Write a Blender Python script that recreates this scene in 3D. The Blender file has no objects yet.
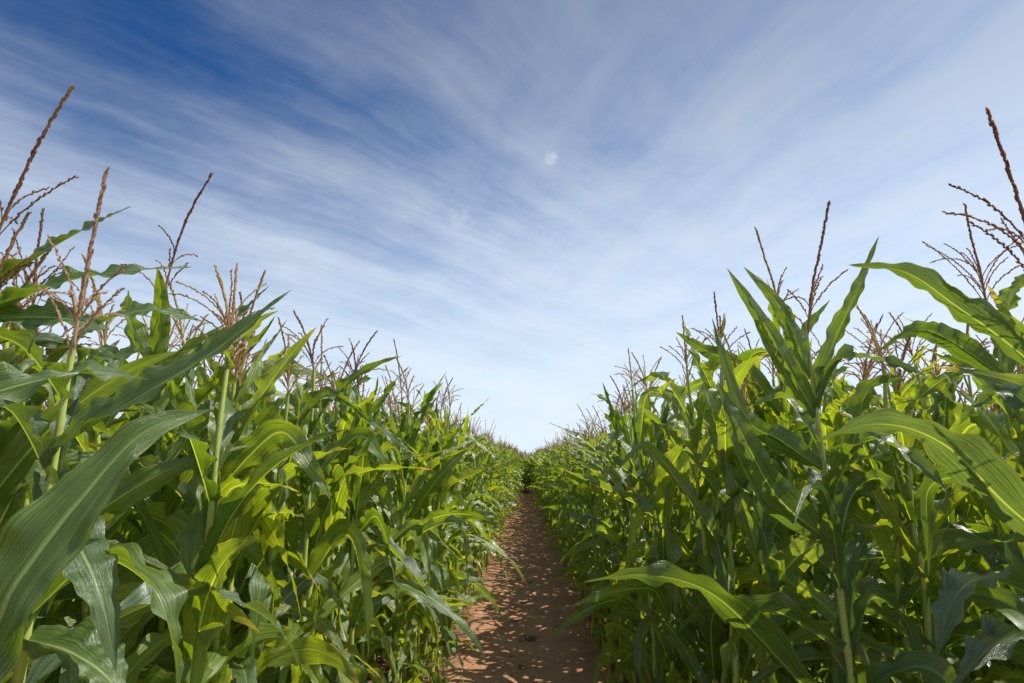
import bpy, math, random
import numpy as np
from mathutils import Vector, noise
random.seed(7); rng = np.random.default_rng(11)
S = bpy.context.scene
COL = S.collection
R = math.radians
# ------------------------------------------------------------------ camera
F = 569.0
H_CAM = 1.6
pitch = math.atan((456-341.5)/F); yaw = R(1.5)
cam = bpy.data.cameras.new('camera'); cam.lens = 20.0; cam.sensor_width = 36.0
cam.clip_start = 0.02; cam.clip_end = 3000
camo = bpy.data.objects.new('camera', cam); COL.objects.link(camo)
camo.location = (0, 0, H_CAM); camo.rotation_euler = (R(90)+pitch, 0, yaw)
S.camera = camo
S.view_settings.view_transform = 'Standard'; S.view_settings.look = 'None'; S.view_settings.exposure = 0
rm = camo.rotation_euler.to_matrix()
RIGHT, UP, FWD = rm @ Vector((1,0,0)), rm @ Vector((0,1,0)), rm @ Vector((0,0,-1))
def P(px, py, d):
    v = Vector((0,0,H_CAM)) + d*(FWD + (px-512)/F*RIGHT - (py-341.5)/F*UP)
    return np.array(v)
# ------------------------------------------------------------------ mesh helpers
class Geo:
    def __init__(s): s.V=[]; s.Q=[]; s.U=[]; s.M=[]; s.r=[]; s.n=0
    def add(s, V, Q, U, m=0, r=0.5):
        s.V.append(V); s.Q.append(Q+s.n); s.U.append(U); s.M.append(np.full(len(Q), m, np.int32))
        s.r.append(np.full(len(V), r) if np.isscalar(r) else r); s.n += len(V)
    def arr(s):
        return (np.concatenate(s.V), np.concatenate(s.Q), np.concatenate(s.U), np.concatenate(s.M), np.concatenate(s.r))
def make_mesh(name, g, mats, smooth=True):
    V,Q,U,M,r = g.arr() if isinstance(g, Geo) else g
    me = bpy.data.meshes.new(name)
    me.vertices.add(len(V)); me.vertices.foreach_set('co', V.astype(np.float32).ravel())
    me.loops.add(len(Q)*4); me.loops.foreach_set('vertex_index', Q.astype(np.int32).ravel())
    me.polygons.add(len(Q)); me.polygons.foreach_set('loop_start', (np.arange(len(Q))*4).astype(np.int32))
    for m in mats: me.materials.append(m)
    me.polygons.foreach_set('material_index', M.astype(np.int32))
    me.polygons.foreach_set('use_smooth', np.full(len(Q), smooth))
    uv = me.uv_layers.new(name='UVMap'); uv.data.foreach_set('uv', U[Q.ravel()].astype(np.float32).ravel())
    a = me.attributes.new('rnd','FLOAT','POINT'); a.data.foreach_set('value', r.astype(np.float32))
    me.update(calc_edges=True); me.validate()
    return me
def obj(name, me, parent=None):
    o = bpy.data.objects.new(name, me); COL.objects.link(o)
    if parent: o.parent = parent
    return o
def nrm(v): return v/ (np.linalg.norm(v, axis=-1, keepdims=True)+1e-9)
def spline(pts, n):
    pts = np.array(pts, float); k = len(pts)
    if k == 2: return pts[0] + (pts[1]-pts[0])*np.linspace(0,1,n)[:,None]
    E = np.vstack([2*pts[0]-pts[1], pts, 2*pts[-1]-pts[-2]])
    out = []
    for s in np.linspace(0, k-1-1e-6, n):
        i = int(s); f = s-i; a,b,c,d = E[i:i+4]
        out.append(0.5*((2*b)+(-a+c)*f+(2*a-5*b+4*c-d)*f*f+(-a+3*b-3*c+d)*f**3))
    return np.array(out)
def tube(g, pts, rad, sides=5, m=0, r=.5):
    pts = np.array(pts); n = len(pts); T = nrm(np.gradient(pts, axis=0))
    ref = np.array([0.3,0.95,0.1]) if abs(T[0][1]) < .8 else np.array([1.,0,0.2])
    A = nrm(np.cross(T, ref)); B = np.cross(T, A)
    an = np.arange(sides)*2*math.pi/sides
    rad = np.asarray(rad)*np.ones(n)
    V = pts[:,None,:] + rad[:,None,None]*(np.cos(an)[None,:,None]*A[:,None,:]+np.sin(an)[None,:,None]*B[:,None,:])
    U = np.stack(np.broadcast_arrays((np.arange(sides)/sides)[None,:], np.linspace(0,1,n)[:,None]), -1)
    i,j = np.meshgrid(np.arange(n-1), np.arange(sides), indexing='ij'); j2=(j+1)%sides
    Q = np.stack([i*sides+j, i*sides+j2, (i+1)*sides+j2, (i+1)*sides+j], -1).reshape(-1,4)
    g.add(V.reshape(-1,3), Q, U.reshape(-1,2), m, r)
US = {2:np.array([-1,0,1.]), 4:np.array([-1,-.5,0,.5,1]), 8:np.array([-1,-.78,-.5,-.13,0,.13,.5,.78,1])}
def leaf(g, C, W, cross=8, fold=(.7,.1), wave=.012, wf=7., roll=(0,0), az=None, m=0, r=.5):
    C = np.array(C); n = len(C); T = nrm(np.gradient(C, axis=0)); t = np.linspace(0,1,n)
    h = (C[-1]-C[0])*np.array([1,1,0]) if az is None else az
    b = nrm(np.cross([0,0,1.], h)); B = np.zeros_like(C)
    for i in range(n):
        b = nrm(b - np.dot(b,T[i])*T[i]); B[i] = b
    N = np.cross(T, B); ro = np.radians(roll[0]+(roll[1]-roll[0])*t)[:,None]
    B, N = B*np.cos(ro)+N*np.sin(ro), N*np.cos(ro)-B*np.sin(ro)
    w = W*np.minimum(1, .42+2.6*t)*np.power(np.clip(1-np.power(t,2.0),0,1), .95)*(1+.07*np.sin(t*19+r*9)) + .0006
    fo = fold[0]+(fold[1]-fold[0])*np.minimum(1,t*1.6)
    u = US[cross]; ph = r*40
    sd = np.where(u<0, 0., 1.7)[None,:]; tt = t[:,None]; uu = u[None,:]
    env = np.minimum(1,tt*4)*(1-tt**3)
    wv = wave*np.abs(uu)**1.7*np.sin(tt*wf*2*math.pi*.5+ph+sd+uu*.8)*env + .65*wave*np.abs(uu)**2*np.sin(tt*wf*8.1+ph*2+sd*2)*env
    groove = np.where(np.abs(uu)<.05, -.0025, 0)*(1-tt) if cross==8 else 0
    V = C[:,None,:] + B[:,None,:]*(uu*w[:,None]*np.cos(fo)[:,None])[...,None] + N[:,None,:]*(np.abs(uu)*w[:,None]*np.sin(fo)[:,None]+wv+groove)[...,None]
    U = np.stack(np.broadcast_arrays(uu*.5+.5, tt), -1)
    k = len(u); i,j = np.meshgrid(np.arange(n-1), np.arange(k-1), indexing='ij')
    Q = np.stack([i*k+j, i*k+j+1, (i+1)*k+j+1, (i+1)*k+j], -1).reshape(-1,4)
    g.add(V.reshape(-1,3), Q, U.reshape(-1,2), m, r)
def arc_curve(base, az, th0, th1, L, p, n, bend=0., kink=None):
    t = np.linspace(0,1,n); th = th0+(th1-th0)*t**p
    if kink: th = th + kink[1]/(1+np.exp(-(t-kink[0])*40))
    th = np.minimum(th, R(172)); a = az+bend*t**1.5
    D = np.stack([np.sin(th)*np.cos(a), np.sin(th)*np.sin(a), np.cos(th)], -1)*L/(n-1)
    return np.vstack([base, base+np.cumsum(D[:-1], 0)])
def spikelets(g, pts, step, size, rnd, m, spread=.45):
    pts = np.array(pts); seg = np.linalg.norm(np.diff(pts,axis=0),axis=1); L = seg.sum(); cs = np.concatenate([[0],np.cumsum(seg)])
    s = np.arange(step, L, step)
    c = np.stack([np.interp(s, cs, pts[:,k]) for k in range(3)], -1)
    c2 = np.stack([np.interp(np.minimum(s+.004,L), cs, pts[:,k]) for k in range(3)], -1)
    c1 = np.stack([np.interp(s-.004, cs, pts[:,k]) for k in range(3)], -1)
    T = nrm(c2-c1); rv = nrm(rnd.normal(size=T.shape)); A = nrm(np.cross(T,rv)); D = nrm(T+A*spread); Bx = nrm(np.cross(D,T)); Cx=np.cross(D,Bx)
    sz = size*rnd.uniform(.8,1.25,(len(s),1))
    for X in (Bx, Cx):
        V = np.stack([c, c+D*sz*.45+X*sz*.22, c+D*sz, c+D*sz*.45-X*sz*.22], 1).reshape(-1,3)
        Q = np.arange(len(V)).reshape(-1,4); U = np.tile(np.array([[.5,0],[1,.5],[.5,1],[0,.5]]),(len(s),1))
        g.add(V, Q, U, m, np.repeat(rnd.uniform(0,1,len(s)),4))
def tassel(g, axis, rnd, nb=9, full=True, m=0, blen=.2, thick=1.):
    axis = np.array(axis); n = len(axis)
    tube(g, axis, np.linspace(.0036,.0020,n), 5 if full else 3, m, .5)
    if full: spikelets(g, axis[int(n*.2):], .0027, .0118*thick, rnd, m, .34)
    else: tube(g, axis[int(n*.3):], .0068, 3, m, .5)
    T = nrm(axis[1]-axis[0]); az0 = rnd.uniform(0,6.28)
    for k in range(nb):
        i = int(n*(.04+.26*k/nb)); b = axis[i]; az = az0+k*2.4+rnd.uniform(-.3,.3)
        th0 = rnd.uniform(.3,.8); th1 = th0+rnd.uniform(.0,1.3)
        c = arc_curve(b, az, th0*.6, th1, blen*rnd.uniform(.65,1.15)*(1-.25*k/nb), 1.0, 12 if full else 4, rnd.uniform(-.4,.4))
        c = c + (c-b)@np.outer([0,0,1],T*np.array([1,1,0]))*.8
        tube(g, c, np.linspace(.0017,.0011,len(c)) if full else .0042, 3, m, .5+.45*rnd.random())
        if full: spikelets(g, c[2:], .0056, .0096*thick, rnd, m, .38)
# ------------------------------------------------------------------ materials
class NT:
    def __init__(s, tree): s.t = tree; s.n = tree.nodes; s.l = tree.links
    def new(s, ty, ins=None, **kw):
        nd = s.n.new(ty)
        for k,v in kw.items(): setattr(nd,k,v)
        for k,v in (ins or {}).items(): s.set(nd.inputs[k], v)
        return nd
    def set(s, sock, v):
        if isinstance(v, bpy.types.NodeSocket): s.l.new(v, sock)
        elif isinstance(v, bpy.types.Node): s.l.new(v.outputs[0], sock)
        else: sock.default_value = v
    def m(s, op, a, b=0., c=0., clamp=False): return s.new('ShaderNodeMath', {0:a,1:b,2:c}, operation=op, use_clamp=clamp).outputs[0]
    def mr(s, v, a, b, c=0., d=1., smooth=True):
        return s.new('ShaderNodeMapRange', {0:v,1:a,2:b,3:c,4:d}, interpolation_type='SMOOTHSTEP' if smooth else 'LINEAR').outputs[0]
    def mix(s, f, a, b, bt='MIX'):
        nd = s.new('ShaderNodeMix', data_type='RGBA', blend_type=bt, clamp_factor=True)
        s.set(nd.inputs[0], f); s.set(nd.inputs[6], a); s.set(nd.inputs[7], b); return nd.outputs[2]
def c4(r,g,b): return (r,g,b,1)
def newmat(name):
    m = bpy.data.materials.new(name); m.use_nodes = True; nt = NT(m.node_tree); m.node_tree.nodes.clear(); return m, nt
def leaf_material(name, cA, cB, rib, dry=False, own=False):
    m, n = newmat(name)
    uv = n.new('ShaderNodeUVMap', uv_map='UVMap'); sp = n.new('ShaderNodeSeparateXYZ', {0:uv}); u,v = sp.outputs[0], sp.outputs[1]
    a = n.m('MULTIPLY', n.m('ABSOLUTE', n.m('SUBTRACT', u, .5)), 2.)
    oi = n.new('ShaderNodeObjectInfo').outputs['Random']
    at = n.new('ShaderNodeAttribute', attribute_name='rnd').outputs['Fac']
    if own: rr = at; r2 = at
    else:
        rr = n.m('FRACT', n.m('ADD', n.m('MULTIPLY', oi, 3.7), n.m('MULTIPLY', at, 5.3)))
        r2 = n.m('FRACT', n.m('ADD', n.m('MULTIPLY', oi, 17.3), n.m('MULTIPLY', at, 11.9)))
    geo = n.new('ShaderNodeNewGeometry')
    big = n.new('ShaderNodeTexNoise', {'Vector':geo.outputs['Position'],'Scale':5.,'Detail':3.}).outputs[0]
    vc = n.new('ShaderNodeCombineXYZ', {0:n.m('MULTIPLY',u,60.),1:n.m('MULTIPLY',v,1.2),2:n.m('MULTIPLY',rr,23.)})
    vein = n.new('ShaderNodeTexNoise', {'Vector':vc,'Scale':1.,'Detail':3.,'Roughness':.65}).outputs[0]
    vc2 = n.new('ShaderNodeCombineXYZ', {0:n.m('MULTIPLY',u,12.),1:n.m('MULTIPLY',v,9.),2:n.m('MULTIPLY',rr,31.)})
    blot = n.new('ShaderNodeTexNoise', {'Vector':vc2,'Scale':1.,'Detail':5.,'Roughness':.75}).outputs[0]
    f = n.m('ADD', n.m('MULTIPLY', rr, .75), n.m('MULTIPLY', n.m('SUBTRACT', big, .35), .7), clamp=True)
    col = n.mix(f, c4(*cA), c4(*cB))
    if not dry:
        col = n.mix(n.mr(r2,.80,1.,0,.6), col, c4(.25,.30,.05))
        col = n.mix(n.mr(r2,.36,.0,0,.75), col, c4(.105,.165,.085))
    vm = n.mr(vein,.3,.7,.58,1.40)
    col = n.mix(1., col, n.new('ShaderNodeCombineColor',{0:vm,1:vm,2:vm}), 'MULTIPLY')
    bm = n.mr(blot,.3,.7,.80,1.2)
    col = n.mix(1., col, n.new('ShaderNodeCombineColor',{0:bm,1:bm,2:bm}), 'MULTIPLY')
    ribm = n.m('MULTIPLY', n.m('SUBTRACT', 1., n.mr(a,.03,.075)), n.mr(v,1.,.5,.15,.9))
    col = n.mix(ribm, col, c4(*rib))
    edge = n.m('MULTIPLY', n.mr(a,.9,1.,0,.3 if own else .7), n.mr(blot,.42,.6))
    tip = n.mr(n.m('ADD', v, n.m('MULTIPLY', n.m('SUBTRACT', blot, .5), .5)), .88, 1.02)
    tip = n.m('MULTIPLY', tip, n.mr(rr,.35,.7))
    col = n.mix(n.m('MAXIMUM', tip, edge), col, c4(.38,.28,.10))
    spots = n.m('MULTIPLY', n.mr(blot,.70,.78), .6)
    col = n.mix(spots, col, c4(.28,.22,.09))
    bump = n.new('ShaderNodeBump', {'Height':n.m('ADD',vein,n.m('MULTIPLY',blot,.8)),'Strength':.65,'Distance':.0035})
    ins = {'Base Color':col,'Roughness':n.mr(blot,.3,.7,.25,.42) if not dry else .8,'Normal':bump,'Specular IOR Level':1.0 if not dry else .2}
    if not dry: ins.update({'Coat Weight':.45,'Coat Roughness':.18,'Coat Normal':bump})
    bs = n.new('ShaderNodeBsdfPrincipled', ins)
    tk = (3.4,3.0,.8) if own else (4.0,3.4,.75)
    tc = n.mix(1., col, c4(*tk) if not dry else c4(1.3,1.2,1.), 'MULTIPLY')
    tr = n.new('ShaderNodeBsdfTranslucent', {'Color':tc,'Normal':bump})
    mx = n.new('ShaderNodeMixShader', {0:(.31 if own else .37) if not dry else .2,1:bs.outputs[0],2:tr.outputs[0]})
    n.new('ShaderNodeOutputMaterial', {0:mx.outputs[0]}); return m
M_LEAF = leaf_material('corn_leaf_green', (.058,.120,.021), (.215,.298,.042), (.40,.50,.20))
M_LEAFH = leaf_material('corn_leaf_foreground', (.052,.110,.024), (.190,.275,.045), (.32,.42,.17), own=True)
M_DRY = leaf_material('dry_leaf_straw', (.30,.22,.10), (.44,.35,.18), (.5,.43,.26), True)
def stalk_material():
    m, n = newmat('corn_stalk_green')
    uv = n.new('ShaderNodeUVMap', uv_map='UVMap'); sp = n.new('ShaderNodeSeparateXYZ', {0:uv})
    vc = n.new('ShaderNodeCombineXYZ', {0:n.m('MULTIPLY',sp.outputs[0],14.),1:n.m('MULTIPLY',sp.outputs[1],6.)})
    ns = n.new('ShaderNodeTexNoise', {'Vector':vc,'Scale':1.,'Detail':3.}).outputs[0]
    band = n.m('FRACT', n.m('MULTIPLY', sp.outputs[1], 13.))
    col = n.mix(ns, c4(.34,.44,.07), c4(.52,.56,.14))
    col = n.mix(n.mr(band,.9,.97,0,.6), col, c4(.40,.34,.13))
    bs = n.new('ShaderNodeBsdfPrincipled', {'Base Color':col,'Roughness':.42})
    n.new('ShaderNodeOutputMaterial', {0:bs.outputs[0]}); return m
M_STALK = stalk_material()
def tassel_material(name, a, b, c):
    m, n = newmat(name)
    at = n.new('ShaderNodeAttribute', attribute_name='rnd').outputs['Fac']; oi = n.new('ShaderNodeObjectInfo').outputs['Random']
    g = n.new('ShaderNodeNewGeometry'); ns = n.new('ShaderNodeTexNoise', {'Vector':g.outputs['Position'],'Scale':1.7}).outputs[0]
    col = n.mix(at, c4(*a), c4(*b))
    col = n.mix(n.m('MULTIPLY', n.mr(n.m('ADD',ns,n.m('MULTIPLY',oi,.3)),.5,.8), .8), col, c4(*c))
    bs = n.new('ShaderNodeBsdfPrincipled', {'Base Color':col,'Roughness':.75,'Specular IOR Level':.2})
    tr = n.new('ShaderNodeBsdfTranslucent', {'Color':col})
    mx = n.new('ShaderNodeMixShader', {0:.4,1:bs.outputs[0],2:tr.outputs[0]})
    n.new('ShaderNodeOutputMaterial', {0:mx.outputs[0]}); return m
M_TAS = tassel_material('corn_tassel_red_brown', (.26,.10,.062), (.52,.28,.17), (.54,.38,.20))
M_TASP = tassel_material('corn_tassel_pale', (.42,.25,.17), (.72,.52,.35), (.70,.54,.33))
M_TASF = tassel_material('corn_tassel_golden', (.42,.24,.12), (.66,.45,.22), (.70,.54,.25))
def soil_material(name, a, b, c, sc=1.):
    m, n = newmat(name)
    g = n.new('ShaderNodeNewGeometry').outputs['Position']
    n1 = n.new('ShaderNodeTexNoise', {'Vector':g,'Scale':3.*sc,'Detail':8.,'Roughness':.65}).outputs[0]
    n2 = n.new('ShaderNodeTexNoise', {'Vector':g,'Scale':45.*sc,'Detail':6.,'Roughness':.7}).outputs[0]
    vo = n.new('ShaderNodeTexVoronoi', {'Vector':g,'Scale':60.*sc}).outputs[0]
    col = n.mix(n.mr(n1,.35,.65), c4(*a), c4(*b)); col = n.mix(n.mr(n2,.45,.75,0,.7), col, c4(*c))
    h = n.m('ADD', n.m('MULTIPLY', n2, .8), n.m('ADD', n.m('MULTIPLY', vo, .35), n.m('MULTIPLY', n1, .8)))
    bump = n.new('ShaderNodeBump', {'Height':h,'Strength':.6,'Distance':.012})
    bs = n.new('ShaderNodeBsdfPrincipled', {'Base Color':col,'Roughness':.95,'Normal':bump,'Specular IOR Level':.15})
    n.new('ShaderNodeOutputMaterial', {0:bs.outputs[0]}); return m
M_PATH = soil_material('trodden_red_soil', (.39,.195,.108), (.49,.270,.160), (.54,.345,.225))
M_SOIL = soil_material('field_soil', (.12,.065,.042), (.20,.115,.07), (.28,.17,.11))
# ------------------------------------------------------------------ sky and sun
SUN_EL, SUN_AZ = R(55), R(80)
w = bpy.data.worlds.new('World'); S.world = w; w.use_nodes = True; w.node_tree.nodes.clear(); n = NT(w.node_tree)
sky = n.new('ShaderNodeTexSky', sky_type='NISHITA', sun_disc=False, sun_elevation=SUN_EL, sun_rotation=SUN_AZ, air_density=1.0, dust_density=.6, ozone_density=2.0)
tc = n.new('ShaderNodeTexCoord').outputs['Generated']
sp = n.new('ShaderNodeSeparateXYZ', {0:tc}); X,Y,Z = sp.outputs[:3]
zz = n.m('ADD', n.m('MAXIMUM', Z, 0.), .14)
pl = n.new('ShaderNodeCombineXYZ', {0:n.m('DIVIDE',X,zz),1:n.m('DIVIDE',Y,zz)})
warp = n.new('ShaderNodeTexNoise', {'Vector':pl,'Scale':.75,'Detail':4.}).outputs[1]
wv = n.new('ShaderNodeVectorMath', {0:warp,1:(.5,.5,.5)}, operation='SUBTRACT'); wv2 = n.new('ShaderNodeVectorMath', {0:wv,'Scale':.42}, operation='SCALE')
pw = n.new('ShaderNodeVectorMath', {0:pl.outputs[0],1:wv2.outputs[0]}, operation='ADD').outputs[0]
def layer(ang, sx, sy, det, ro, off):
    rot = n.new('ShaderNodeMapping', {'Vector':pw,'Rotation':(0,0,R(ang))})
    mp = n.new('ShaderNodeMapping', {'Vector':rot,'Scale':(sx,sy,1),'Location':off})
    return n.new('ShaderNodeTexNoise', {'Vector':mp,'Scale':1.,'Detail':det,'Roughness':ro}).outputs[0]
def family(ang, o):
    a = layer(ang,1.7,.24,7.,.57,(3.1+o,1.7,0)); b = layer(ang+6,6.,.7,7.,.66,(7.+o,2.,0))
    return n.m('ADD', n.m('MULTIPLY', a, .78), n.m('MULTIPLY', b, .25))
fl = family(40,0); fr = family(-24,5.)
mn = n.new('ShaderNodeTexNoise', {'Vector':pl,'Scale':1.3,'Detail':4.}).outputs[0]
mask = n.mr(n.m('ADD', X, n.m('MULTIPLY', n.m('SUBTRACT', mn, .5), 1.6)), -.25, .50)
fam = n.m('ADD', n.m('MULTIPLY', fl, n.m('SUBTRACT',1.,mask)), n.m('MULTIPLY', fr, mask))
s3 = n.new('ShaderNodeTexNoise', {'Vector':pw,'Scale':1.8,'Detail':8.,'Roughness':.60}).outputs[0]
cl = n.m('ADD', n.m('MULTIPLY', fam, .82), n.m('MULTIPLY', s3, .28))
side = n.m('ADD', n.m('MULTIPLY', X, .10), n.m('MULTIPLY', Z, -.12))      # more cirrus towards the sun side and the horizon
cov = n.mr(n.m('ADD', cl, side), .29, .655)
bl = n.mr(n.m('SUBTRACT', n.m('MULTIPLY', X, .60), n.m('MULTIPLY', Z, 1.05)), -1.10, .22, 1., 0.)
tint = n.mix(bl, c4(.42,.72,1.0), c4(.08,.32,.60))
skc = n.mix(1., sky, tint, 'MULTIPLY')
hz = n.mr(Z, .0, .50, .92, 0.)
skc = n.mix(hz, skc, c4(5.3,6.2,7.0))
cb = n.mr(Z, .22, .80, 1., .44)
cc = n.mix(1., c4(5.65,6.3,7.1), n.new('ShaderNodeCombineColor',{0:cb,1:cb,2:cb}), 'MULTIPLY')
fin = n.mix(n.m('MULTIPLY', cov, .76), skc, cc)
pn = n.new('ShaderNodeTexNoise', {'Vector':tc,'Scale':60.,'Detail':6.,'Roughness':.6}).outputs[0]
for (px,py,rad,k) in ((551,158,.8,.28),(460,218,1.5,.13)):     # tiny faint cloud puffs
    v = Vector(P(px,py,1.)-np.array([0,0,H_CAM])).normalized()
    dt = n.new('ShaderNodeVectorMath', {0:tc,1:tuple(v)}, operation='DOT_PRODUCT').outputs['Value']
    fin = n.mix(n.m('MULTIPLY', n.m('MULTIPLY', n.mr(dt, math.cos(R(rad)), 1.), n.mr(pn,.35,.7)), k*1.6), fin, c4(5.8,6.3,6.9))
bg = n.new('ShaderNodeBackground', {'Color':fin,'Strength':.146}); n.new('ShaderNodeOutputWorld', {0:bg.outputs[0]})
sl = bpy.data.lights.new('sun','SUN'); sl.energy = 5.0; sl.angle = R(.53); sl.color = (1,.95,.86)
so = bpy.data.objects.new('sun', sl); COL.objects.link(so)
sd = Vector((math.cos(SUN_EL)*math.sin(SUN_AZ), math.cos(SUN_EL)*math.cos(SUN_AZ), math.sin(SUN_EL)))
so.rotation_euler = sd.to_track_quat('Z','Y').to_euler(); so.location = (8,4,10)
# ------------------------------------------------------------------ ground and path
def grid(xs, ys, zf):
    X,Yy = np.meshgrid(xs, ys, indexing='ij'); Zz = np.array([[zf(x,y) for y in ys] for x in xs])
    V = np.stack([X,Yy,Zz],-1).reshape(-1,3); a,b = len(xs),len(ys)
    i,j = np.meshgrid(np.arange(a-1), np.arange(b-1), indexing='ij')
    Q = np.stack([i*b+j,(i+1)*b+j,(i+1)*b+j+1,i*b+j+1],-1).reshape(-1,4)
    g = Geo(); g.add(V,Q,V[:,:2].copy()); return g
o = obj('ground', make_mesh('ground', grid(np.linspace(-600,600,9), np.linspace(-600,600,9), lambda x,y:0.), [M_SOIL])); o['kind']='structure'
END = 25.5
def pz(x,y):
    q = noise.noise(Vector((x*3,y*3,0)))*.016+noise.noise(Vector((x*11,y*11,4)))*.007+noise.noise(Vector((x*30,y*30,8)))*.003
    e = abs(x)/.72
    return .026+q-.02*math.exp(-((x)/.3)**2) - max(0,e-.75)*.22
ys = np.concatenate([np.arange(-3,9,.03), np.geomspace(9,END+.5,200)])
o = obj('path', make_mesh('path', grid(np.linspace(-.74,.74,50), ys, pz), [M_PATH])); o['kind']='structure'
# soil clods
cs = []
for ax in range(3):
    for s in (-1,1):
        for a in (-1,0,1):
            for b in (-1,0,1):
                v=[0,0,0]; v[ax]=s; v[(ax+1)%3]=a; v[(ax+2)%3]=b; cs.append(v)
cv = np.array(cs,float); cv = nrm(cv)
cq=[]
for f in range(6):
    for a in range(2):
        for b in range(2):
            k=f*9+a*3+b; q=[k,k+3,k+4,k+1]; cq.append(q if f%2 else q[::-1])
cq = np.array(cq); g = Geo()
for k in range(1300):
    edge = rng.random()<.9; x = (rng.choice([-1,1])*rng.uniform(.40,.8)) if edge else rng.uniform(-.6,.6); y = .8+14*rng.random()**1.6
    s = rng.uniform(.002,.0055)*(2. if edge and rng.random()<.25 else 1)
    off = rng.uniform(0,9); d = 1+.35*np.sin(cv@np.array([3.1,2.3,1.7])*1.7+off)
    V = cv*d[:,None]*s*np.array([1,rng.uniform(.7,1.3),.7]); V = V + [x,y,max(pz(x,y),0)+s*.25]
    g.add(V,cq,V[:,:2].copy(),0,rng.random())
o = obj('soil_clods', make_mesh('soil_clods', g, [M_PATH], False)); o['kind']='stuff'; o['label']='small crumbs and clods of reddish soil scattered on the path'; o['category']='soil clods'
# leaf litter
g = Geo()
for k in range(170):
    x = rng.choice([-1,1])*rng.uniform(.60,1.5); y = .8+16*rng.random()**1.4; a = rng.uniform(0,6.28); L = rng.uniform(.08,.30)
    c = arc_curve(np.array([x,y,.035]), a, R(82), R(97), L, 1, 8, rng.uniform(-.9,.9)); c[:,2]=np.maximum(c[:,2],.02)
    leaf(g, c, rng.uniform(.008,.022), 4, (.5,.5), .006, 5, (rng.uniform(-30,30),rng.uniform(-30,30)), None, 0, rng.random())
o = obj('leaf_litter', make_mesh('leaf_litter', g, [M_DRY])); o['kind']='stuff'; o['label']='dry fallen corn leaf scraps lying along the foot of the corn'; o['category']='leaf litter'
# ------------------------------------------------------------------ corn plant variants
def build_variant(seed, lod=0):
    q = np.random.default_rng(seed); Hs = q.uniform(1.83,1.98); nl = 17
    lean = q.uniform(-.05,.05,2); nn = 30 if lod==0 else 4
    zs = np.linspace(0,Hs,nn); ce = lambda z: np.array([lean[0]*(z/Hs)**2+.006*math.sin(z*14), lean[1]*(z/Hs)**2, z])
    out = {'leaves':[], 'dry':[]}
    g = Geo(); rad = np.linspace(.0155,.0058,nn)*(1+.13*(np.arange(nn)%3==0) if lod==0 else 1)
    tube(g, [ce(z) for z in zs], rad, 8 if lod==0 else 3, 1 if lod else 0, .5); out['stalk']=g
    for k in range(nl):
        f = k/(nl-1); z = .12+f**.95*(Hs-.38); az = (k%2)*math.pi+q.normal(0,.45)+f*.5
        L = (.44+.31*math.sin(min(1,f*1.25)*math.pi*.75)+q.uniform(-.12,.1))*(1-.22*max(0,f-.75)*4)
        top = f>.66
        th0 = R(q.uniform(12,34) if top else q.uniform(20,50))
        th1 = R(q.uniform(25,100)) if top else R(q.uniform(90,172))
        p = q.uniform(.7,1.6); kink = None
        if q.random()<(.35 if top else .6): kink = (q.uniform(.25,.75), R(q.uniform(35,130))); th1*=.65
        W = q.uniform(.035,.058)*(1-.3*max(0,f-.8)*5)*(.75 if f<.15 else 1)
        dry = k==0 or (k==1 and q.random()<.5)
        if dry: th1 = R(165); W*=.7; L*=.8
        n_ = 34 if lod==0 else 9; bend = q.uniform(-1.5,1.5)
        c = arc_curve(ce(z), az, th0, th1, L, p, n_, bend, kink); c[:,2]=np.maximum(c[:,2],.04)
        fo1 = q.uniform(.5,1.1) if q.random()<.5 else q.uniform(-.2,.3)
        g = Geo(); leaf(g, c, W, 8 if lod==0 else 2, (.75,fo1), q.uniform(.010,.022), q.uniform(5,11), (0,q.uniform(-170,170)), np.array([math.cos(az),math.sin(az),0]), (3 if dry else 0) if lod else 0, q.random())
        out['dry' if dry else 'leaves'].append(g)
    T = ce(Hs); tl = q.uniform(.24,.38); ta = q.uniform(0,6.28)
    ax = arc_curve(T-[0,0,.01], ta, R(q.uniform(0,12)), R(q.uniform(8,40)), tl, 1.2, 22 if lod==0 else 7)
    g = Geo(); tassel(g, ax, q, int(q.integers(7,12)) if lod==0 else 10, lod==0, 2 if lod else 0, q.uniform(.13,.21), 1.08); out['tassel']=g
    return out
NV = 14
VAR = []
for v in range(NV):
    b = build_variant(100+v)
    VAR.append({'stalk':make_mesh('stalk',b['stalk'],[M_STALK]), 'tassel':make_mesh('tassel',b['tassel'],[M_TAS],False), 'tassel_gold':make_mesh('tassel',b['tassel'],[M_TASF],False),
        'leaves':[make_mesh('leaf',x,[M_LEAF]) for x in b['leaves']], 'dry':[make_mesh('dry_leaf',x,[M_DRY]) for x in b['dry']]})
LOW = []
for v in range(NV):
    b = build_variant(100+v, 1); g = Geo()
    for x in [b['stalk'],b['tassel']]+b['leaves']+b['dry']:
        V,Q,U,Mi,r = x.arr(); g.add(V,Q,U,0,r); g.M[-1]=Mi
    LOW.append(g.arr())
def root(x,y,label,group=None,rz=0.,sc=1.,lean=(0,0)):
    e = bpy.data.objects.new('corn_plant', None); COL.objects.link(e); e.empty_display_size=.2
    e.location=(x,y,0); e.rotation_euler=(lean[0],lean[1],rz); e.scale=(sc,sc,sc)
    e['label']=label; e['category']='corn plant'
    if group: e['group']=group
    return e
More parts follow.
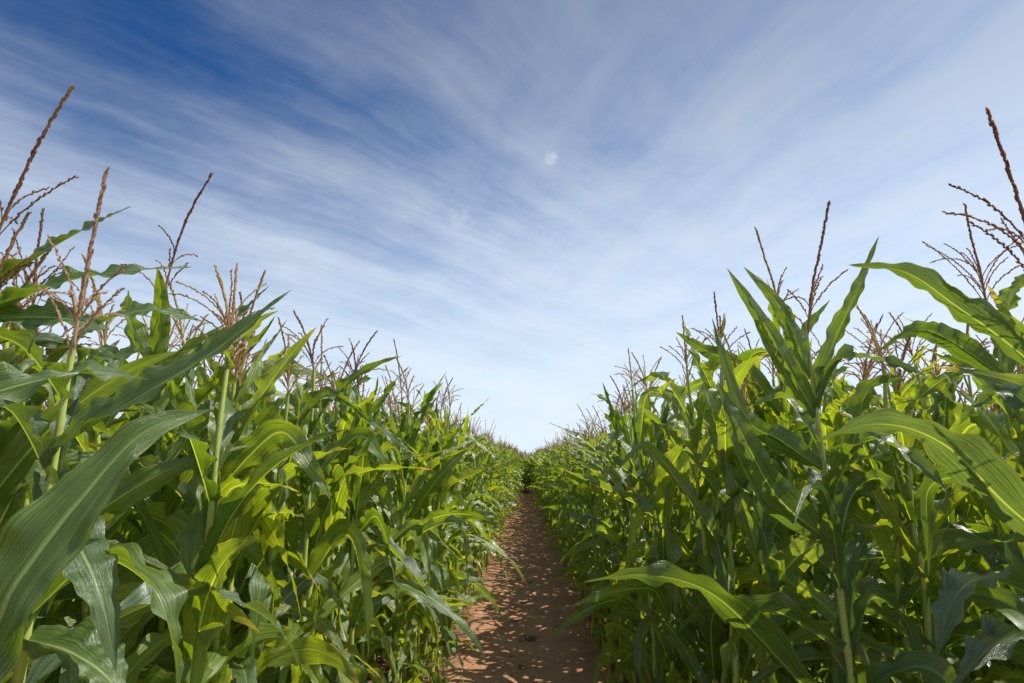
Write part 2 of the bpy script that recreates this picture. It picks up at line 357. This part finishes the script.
def plant(x,y,v,rz,sc,lean,label,group):
    e = root(x,y,label,group,rz,sc,lean); V = VAR[v]
    obj('stalk',V['stalk'],e); obj('tassel',V['tassel_gold' if rng.random()<min(.95,.2+y/8) else 'tassel'],e)
    for me in V['leaves']: obj('leaf',me,e)
    for me in V['dry']:
        d = obj('leaf',me,e); d['label']='dry straw coloured lower leaf'
# ------------------------------------------------------------------ individually modelled near plants
def hero(base, top, tas, leaves, label, seed, fill=(), nb=9, blen=.2, thick=1., mat=None):
    q = np.random.default_rng(seed); b = np.array([base[0],base[1],0.]); t = P(*top)-b
    st = lambda f: np.array([t[0]*f**1.5, t[1]*f**1.5, t[2]*f])
    e = root(base[0],base[1],label)
    g = Geo(); nn=40; tube(g, [st(f) for f in np.linspace(0,1,nn)], np.linspace(.0155,.005,nn)*(1+.14*(np.arange(nn)%3==0)), 10)
    obj('stalk', make_mesh('stalk',g,[M_STALK]), e)
    g = Geo(); ax = spline([st(.985)]+[P(*p)-b for p in tas], 40); tassel(g, ax, q, nb, True, 0, blen, thick)
    obj('tassel', make_mesh('tassel',g,[mat or M_TAS],False), e)
    for lf in leaves:
        pts, W, roll, fold, wave = lf[:5]; tone = lf[5] if len(lf)>5 else q.uniform(.2,.8)
        c = [P(*p)-b for p in pts]; s = st(min(.97,c[0][2]/t[2])); c[0]=s
        C = spline(c, 48); g = Geo(); leaf(g, C, W*1.22, 8, fold, wave*1.4, q.uniform(5,8), roll, None, 0, tone)
        obj('leaf', make_mesh('leaf',g,[M_LEAFH]), e)
    for k in range(12):                                  # ordinary leaves along the rest of the stalk
        f = .1+.78*k/11+q.uniform(-.02,.02); az = R(90)+k*math.pi+q.normal(0,.7); up = f>.72
        c = arc_curve(st(f), az, R(q.uniform(15,32)), R(q.uniform(40,85) if up else q.uniform(95,165)), q.uniform(.32,.5) if up else q.uniform(.5,.75), q.uniform(.9,1.8), 32, q.uniform(-.9,.9), (q.uniform(.4,.7),R(60)) if q.random()<.5 else None)
        g = Geo(); leaf(g, c, q.uniform(.038,.054)*(.75 if up else 1), 8, (.7,q.uniform(.1,.8)), q.uniform(.010,.020), q.uniform(5,10), (0,q.uniform(-120,120)), np.array([math.cos(az),math.sin(az),0]), 0, q.random())
        obj('leaf', make_mesh('leaf',g,[M_LEAFH]), e)
    return e
HF=(.55,.15)
hero((-.76,.60), (-170,300,.75), [(-160,230,.76),(-150,150,.78)], [
    ([(-120,740,.66),(-40,665,.70),(18,580,.74),(80,500,.79),(145,432,.86),(212,409,.95)], .049, (60,70), (.4,.2), .007, .38),
    ([(-150,500,.7),(-80,420,.72),(20,385,.78),(95,372,.86),(150,380,.95)], .035, (20,30), HF, .01, .4),
    ], 'corn plant at the left frame edge whose big broad ribbed leaf crosses the lower left', 1)
hero((-.84,1.0), (72,352,1.06), [(88,262,1.08),(106,172,1.1)], [
    ([(45,448,1.0),(120,408,1.0),(210,354,1.02),(291,290,1.08)], .040, (45,60), (.5,.3), .006, .38),
    ([(35,560,1.0),(62,528,.90),(86,560,.84),(104,610,.81),(116,672,.80)], .038, (0,-15), (.35,.1), .006, .15),
    ([(35,610,1.0),(95,560,.92),(150,585,.86),(172,640,.84),(178,700,.83)], .036, (0,-40), (.6,.4), .008, .5),
    ([(20,640,.95),(70,652,.9),(110,680,.88),(150,740,.86)], .046, (10,-10), HF, .008, .3),
    ([(60,400,1.04),(20,345,1.0),(-40,330,1.0)], .035, (20,30), HF, .008, .35),
    ], 'left foreground corn plant with upright pinkish tassel and long leaf pointing up to the right', 2, nb=9, blen=.18, thick=1.15, mat=M_TASP)
hero((-1.28,1.22), (-8,240,1.35), [(12,200,1.36),(40,140,1.38),(72,87,1.4)], [
    ([(-30,330,1.3),(40,290,1.28),(110,273,1.3),(192,267,1.36)], .044, (30,40), HF, .008, .35),
    ([(-20,300,1.33),(40,255,1.32),(90,226,1.34),(132,206,1.38)], .034, (35,45), HF, .006, .4),
    ([(-30,420,1.3),(40,385,1.25),(100,360,1.22),(150,350,1.2)], .046, (30,40), HF, .01, .4),
    ([(-40,360,1.3),(0,322,1.26),(60,318,1.24),(110,330,1.24)], .046, (40,50), HF, .01, .3),
    ], 'corn plant at upper left with the tallest tassel leaning right against blue sky', 3, nb=5, blen=.2, thick=1.15)
hero((-1.42,1.62), (34,308,1.62), [(36,265,1.63),(43,210,1.64)], [
    ([(30,400,1.6),(90,330,1.6),(150,310,1.62),(205,322,1.66)], .040, (20,50), HF, .01),
    ([(34,370,1.62),(0,300,1.6),(-30,270,1.6)], .03, (20,50), HF, .01),
    ], 'corn plant left of the upright pinkish tassel with a short straight tassel', 4, nb=8, blen=.22)
hero((-1.22,1.95), (160,300,1.95), [(178,242,1.97),(192,208,1.98),(211,175,2.0)], [
    ([(165,400,1.9),(205,350,1.85),(245,310,1.85),(270,285,1.9)], .034, (40,50), HF, .008),
    ([(160,380,1.9),(130,320,1.9),(128,290,1.9)], .03, (40,50), HF, .008),
    ], 'left side corn plant with a thin dark tassel curving up to the right', 5, nb=6, blen=.18, thick=1.15)
hero((.90,1.74), (806,330,1.76), [(812,290,1.77),(820,250,1.78),(829,203,1.8)], [
    ([(812,420,1.74),(790,370,1.7),(762,320,1.68),(727,268,1.68)], .033, (50,60), (.6,.4), .006, .5),
    ([(810,380,1.75),(792,330,1.73),(775,300,1.72),(744,267,1.72)], .026, (60,60), HF, .006, .4),
    ([(812,400,1.75),(835,340,1.72),(858,290,1.7),(879,236,1.72)], .027, (-50,-60), (.6,.4), .006, .45),
    ([(814,470,1.74),(780,440,1.66),(745,415,1.6),(712,318,1.62)], .034, (50,70), HF, .008, .3),
    ([(818,540,1.72),(780,500,1.62),(745,440,1.58),(718,382,1.6)], .048, (50,60), (.4,.3), .008, .22),
    ([(820,560,1.72),(850,500,1.64),(878,478,1.6),(900,505,1.56)], .044, (-40,-60), HF, .010, .3),
    ([(826,720,1.7),(775,655,1.5),(715,596,1.32),(650,575,1.24),(584,582,1.22)], .042, (15,60), (.7,.2), .012, .30),
    ([(818,500,1.74),(850,455,1.68),(868,390,1.66),(905,376,1.66)], .040, (-30,-60), HF, .010, .35),
    ([(826,640,1.7),(770,610,1.62),(735,640,1.58),(720,700,1.55)], .044, (30,60), HF, .012, .3),
    ([(826,660,1.7),(870,600,1.62),(905,620,1.56),(925,690,1.52)], .044, (-30,-60), HF, .012, .2),
    ], 'prominent right foreground corn plant with upright leaves around a bare green stalk', 6, nb=8, blen=.17, thick=1.15)
hero((1.02,2.35), (778,318,2.35), [(775,290,2.36),(766,262,2.37),(756,229,2.38)], [
    ([(780,420,2.3),(745,370,2.25),(705,350,2.2),(676,332,2.2)], .034, (40,60), HF, .008, .4),
    ([(780,400,2.3),(800,340,2.3),(830,300,2.3)], .03, (-40,-60), HF, .008),
    ], 'corn plant just behind the prominent right one with tassel leaning left', 7, nb=9, blen=.18, thick=1.25)
hero((1.12,1.12), (1045,300,1.22), [(1030,240,1.24),(1012,180,1.27),(988,112,1.3)], [
    ([(1060,400,1.2),(1010,345,1.2),(955,305,1.2),(905,272,1.22),(849,265,1.25)], .034, (20,35), (.6,.5), .008, .22),
    ([(1070,590,1.12),(1015,512,1.0),(945,445,.95),(878,424,.98),(814,442,1.03)], .040, (15,30), (.3,.2), .008, .08),
    ([(1070,640,1.15),(1010,585,1.02),(960,590,.95),(936,660,.92)], .044, (10,10), HF, .010, .05),
    ([(1070,700,1.15),(1040,640,.98),(1000,640,.92),(950,690,.88)], .048, (10,10), HF, .010, .1),
    ], 'corn plant at the right frame edge with two long leaves arching in towards the path', 18, nb=11, blen=.26, thick=1.15)
hero((1.55,1.75), (985,300,1.8), [(980,270,1.82),(972,240,1.84),(965,205,1.86)], [
    ([(990,380,1.78),(950,340,1.75),(915,330,1.74),(880,350,1.72)], .034, (40,60), HF, .009),
    ([(990,360,1.78),(1010,300,1.76),(1030,270,1.76)], .034, (-40,-60), HF, .009),
    ], 'corn plant at upper right whose tassel stands left of the tallest right one', 9, nb=11, blen=.26)
n_hero = 9
# ------------------------------------------------------------------ rows of corn
cand = []
for side in (-1,1):
    for i in range(8):
        x0 = (.72 if side<0 else .67)+.50*i; y = (-1.5 if i<4 else 0.) + rng.uniform(0,.1)
        if i==0: y = 1.38 if side<0 else 2.05
        if i==1: y = 1.2 if side<0 else 1.9
        while y < END+3:
            sp_ = .15 if i<2 else (.18 if i<5 else .24)
            xx = side*(x0+rng.normal(0,.045)-.14*min(1,max(0,y-5)/15))
            if i==0 and y<3: xx += side*.12*(3-y)/1.2 if y>1.8 else side*.12
            cand.append((side, i, xx, y+rng.normal(0,.03)))
            y += sp_*rng.uniform(.8,1.25)
for k in range(6):                                # end wall where the path turns
    for x in np.arange(-.7,.71,.15):
        cand.append((0, 0, x+rng.normal(0,.03), END+k*.5+rng.normal(0,.05)))
def score(c):
    s,i,x,y = c
    if s==0 or y<.9 or abs(x)/max(y,.01) > 1.25: return 1e6+y
    return y*(1+2.2*i)+i*1.0
cand.sort(key=score); NI = 300-n_hero
far = {v:[] for v in range(NV)}
names = {(-1,0):('leafy corn plant in the front row of the left wall beside the path','front row of the left corn wall'),
 (1,0):('leafy corn plant in the front row of the right wall beside the path','front row of the right corn wall'),
 (-1,1):('corn plant in the rows behind the front row on the left','back rows of the left corn wall'),
 (1,1):('corn plant in the rows behind the front row on the right','back rows of the right corn wall')}
for k,(s,i,x,y) in enumerate(cand):
    v = int(rng.integers(NV)); sc = rng.uniform(.95,1.03); le = rng.normal(0,.03,2)
    if s<0 and i==0 and y<3.2: sc = min(sc,.98)
    sc *= 1-(.09 if s<0 else .105)*max(0,min(1,(y-2.3)/4.5))-.02*max(0,min(1,(y-8)/14))
    if s>0 and i==0 and y>2.6: sc *= .98
    if i in (1,2): sc *= 1.02
    if s==0: sc *= .97
    rz = (R(90)+rng.uniform(-R(46),R(46))+rng.integers(2)*math.pi) if i==0 and s!=0 else rng.uniform(0,6.28)
    if k < NI:
        lb, gr = names[(s,min(i,1))]
        plant(x,y,v,rz,sc,(le[0],le[1]),lb,gr)
    else:
        if abs(x) < 2.4 and y < 2.2: sc *= .88          # keep the coarse plants beside the camera below its eye line
        far[v].append((x,y,rz,sc,le[0],le[1]))
G = Geo()
for v,lst in far.items():
    if not lst: continue
    A = np.array(lst); V,Q,U,Mi,r = LOW[v]; c,s = np.cos(A[:,2]),np.sin(A[:,2]); sc=A[:,3]
    vx = (V[:,0][None]*c[:,None]-V[:,1][None]*s[:,None])*sc[:,None]; vy = (V[:,0][None]*s[:,None]+V[:,1][None]*c[:,None])*sc[:,None]; vz = V[:,2][None]*sc[:,None]
    vx = vx+vz*A[:,4][:,None]+A[:,0][:,None]; vy = vy+vz*A[:,5][:,None]+A[:,1][:,None]
    W3 = np.stack([vx,vy,vz],-1).reshape(-1,3); m_ = len(A)
    QQ = (Q[None]+(np.arange(m_)*len(V))[:,None,None]).reshape(-1,4)
    base_r = np.tile(r,(m_,1)); tas = np.zeros(len(V),bool); tas[Q[Mi==2].ravel()] = True
    rr = np.where(tas[None,:], base_r, (base_r+rng.random(m_)[:,None])%1.).reshape(-1)
    G.add(W3,QQ,np.tile(U,(m_,1)),0,rr); G.M[-1]=np.tile(Mi,m_)
o = obj('distant_corn', make_mesh('distant_corn', G, [M_LEAF,M_STALK,M_TASF,M_DRY])); o['kind']='stuff'
o['label']='dense mass of corn further off lining the path to the horizon'; o['category']='corn field'
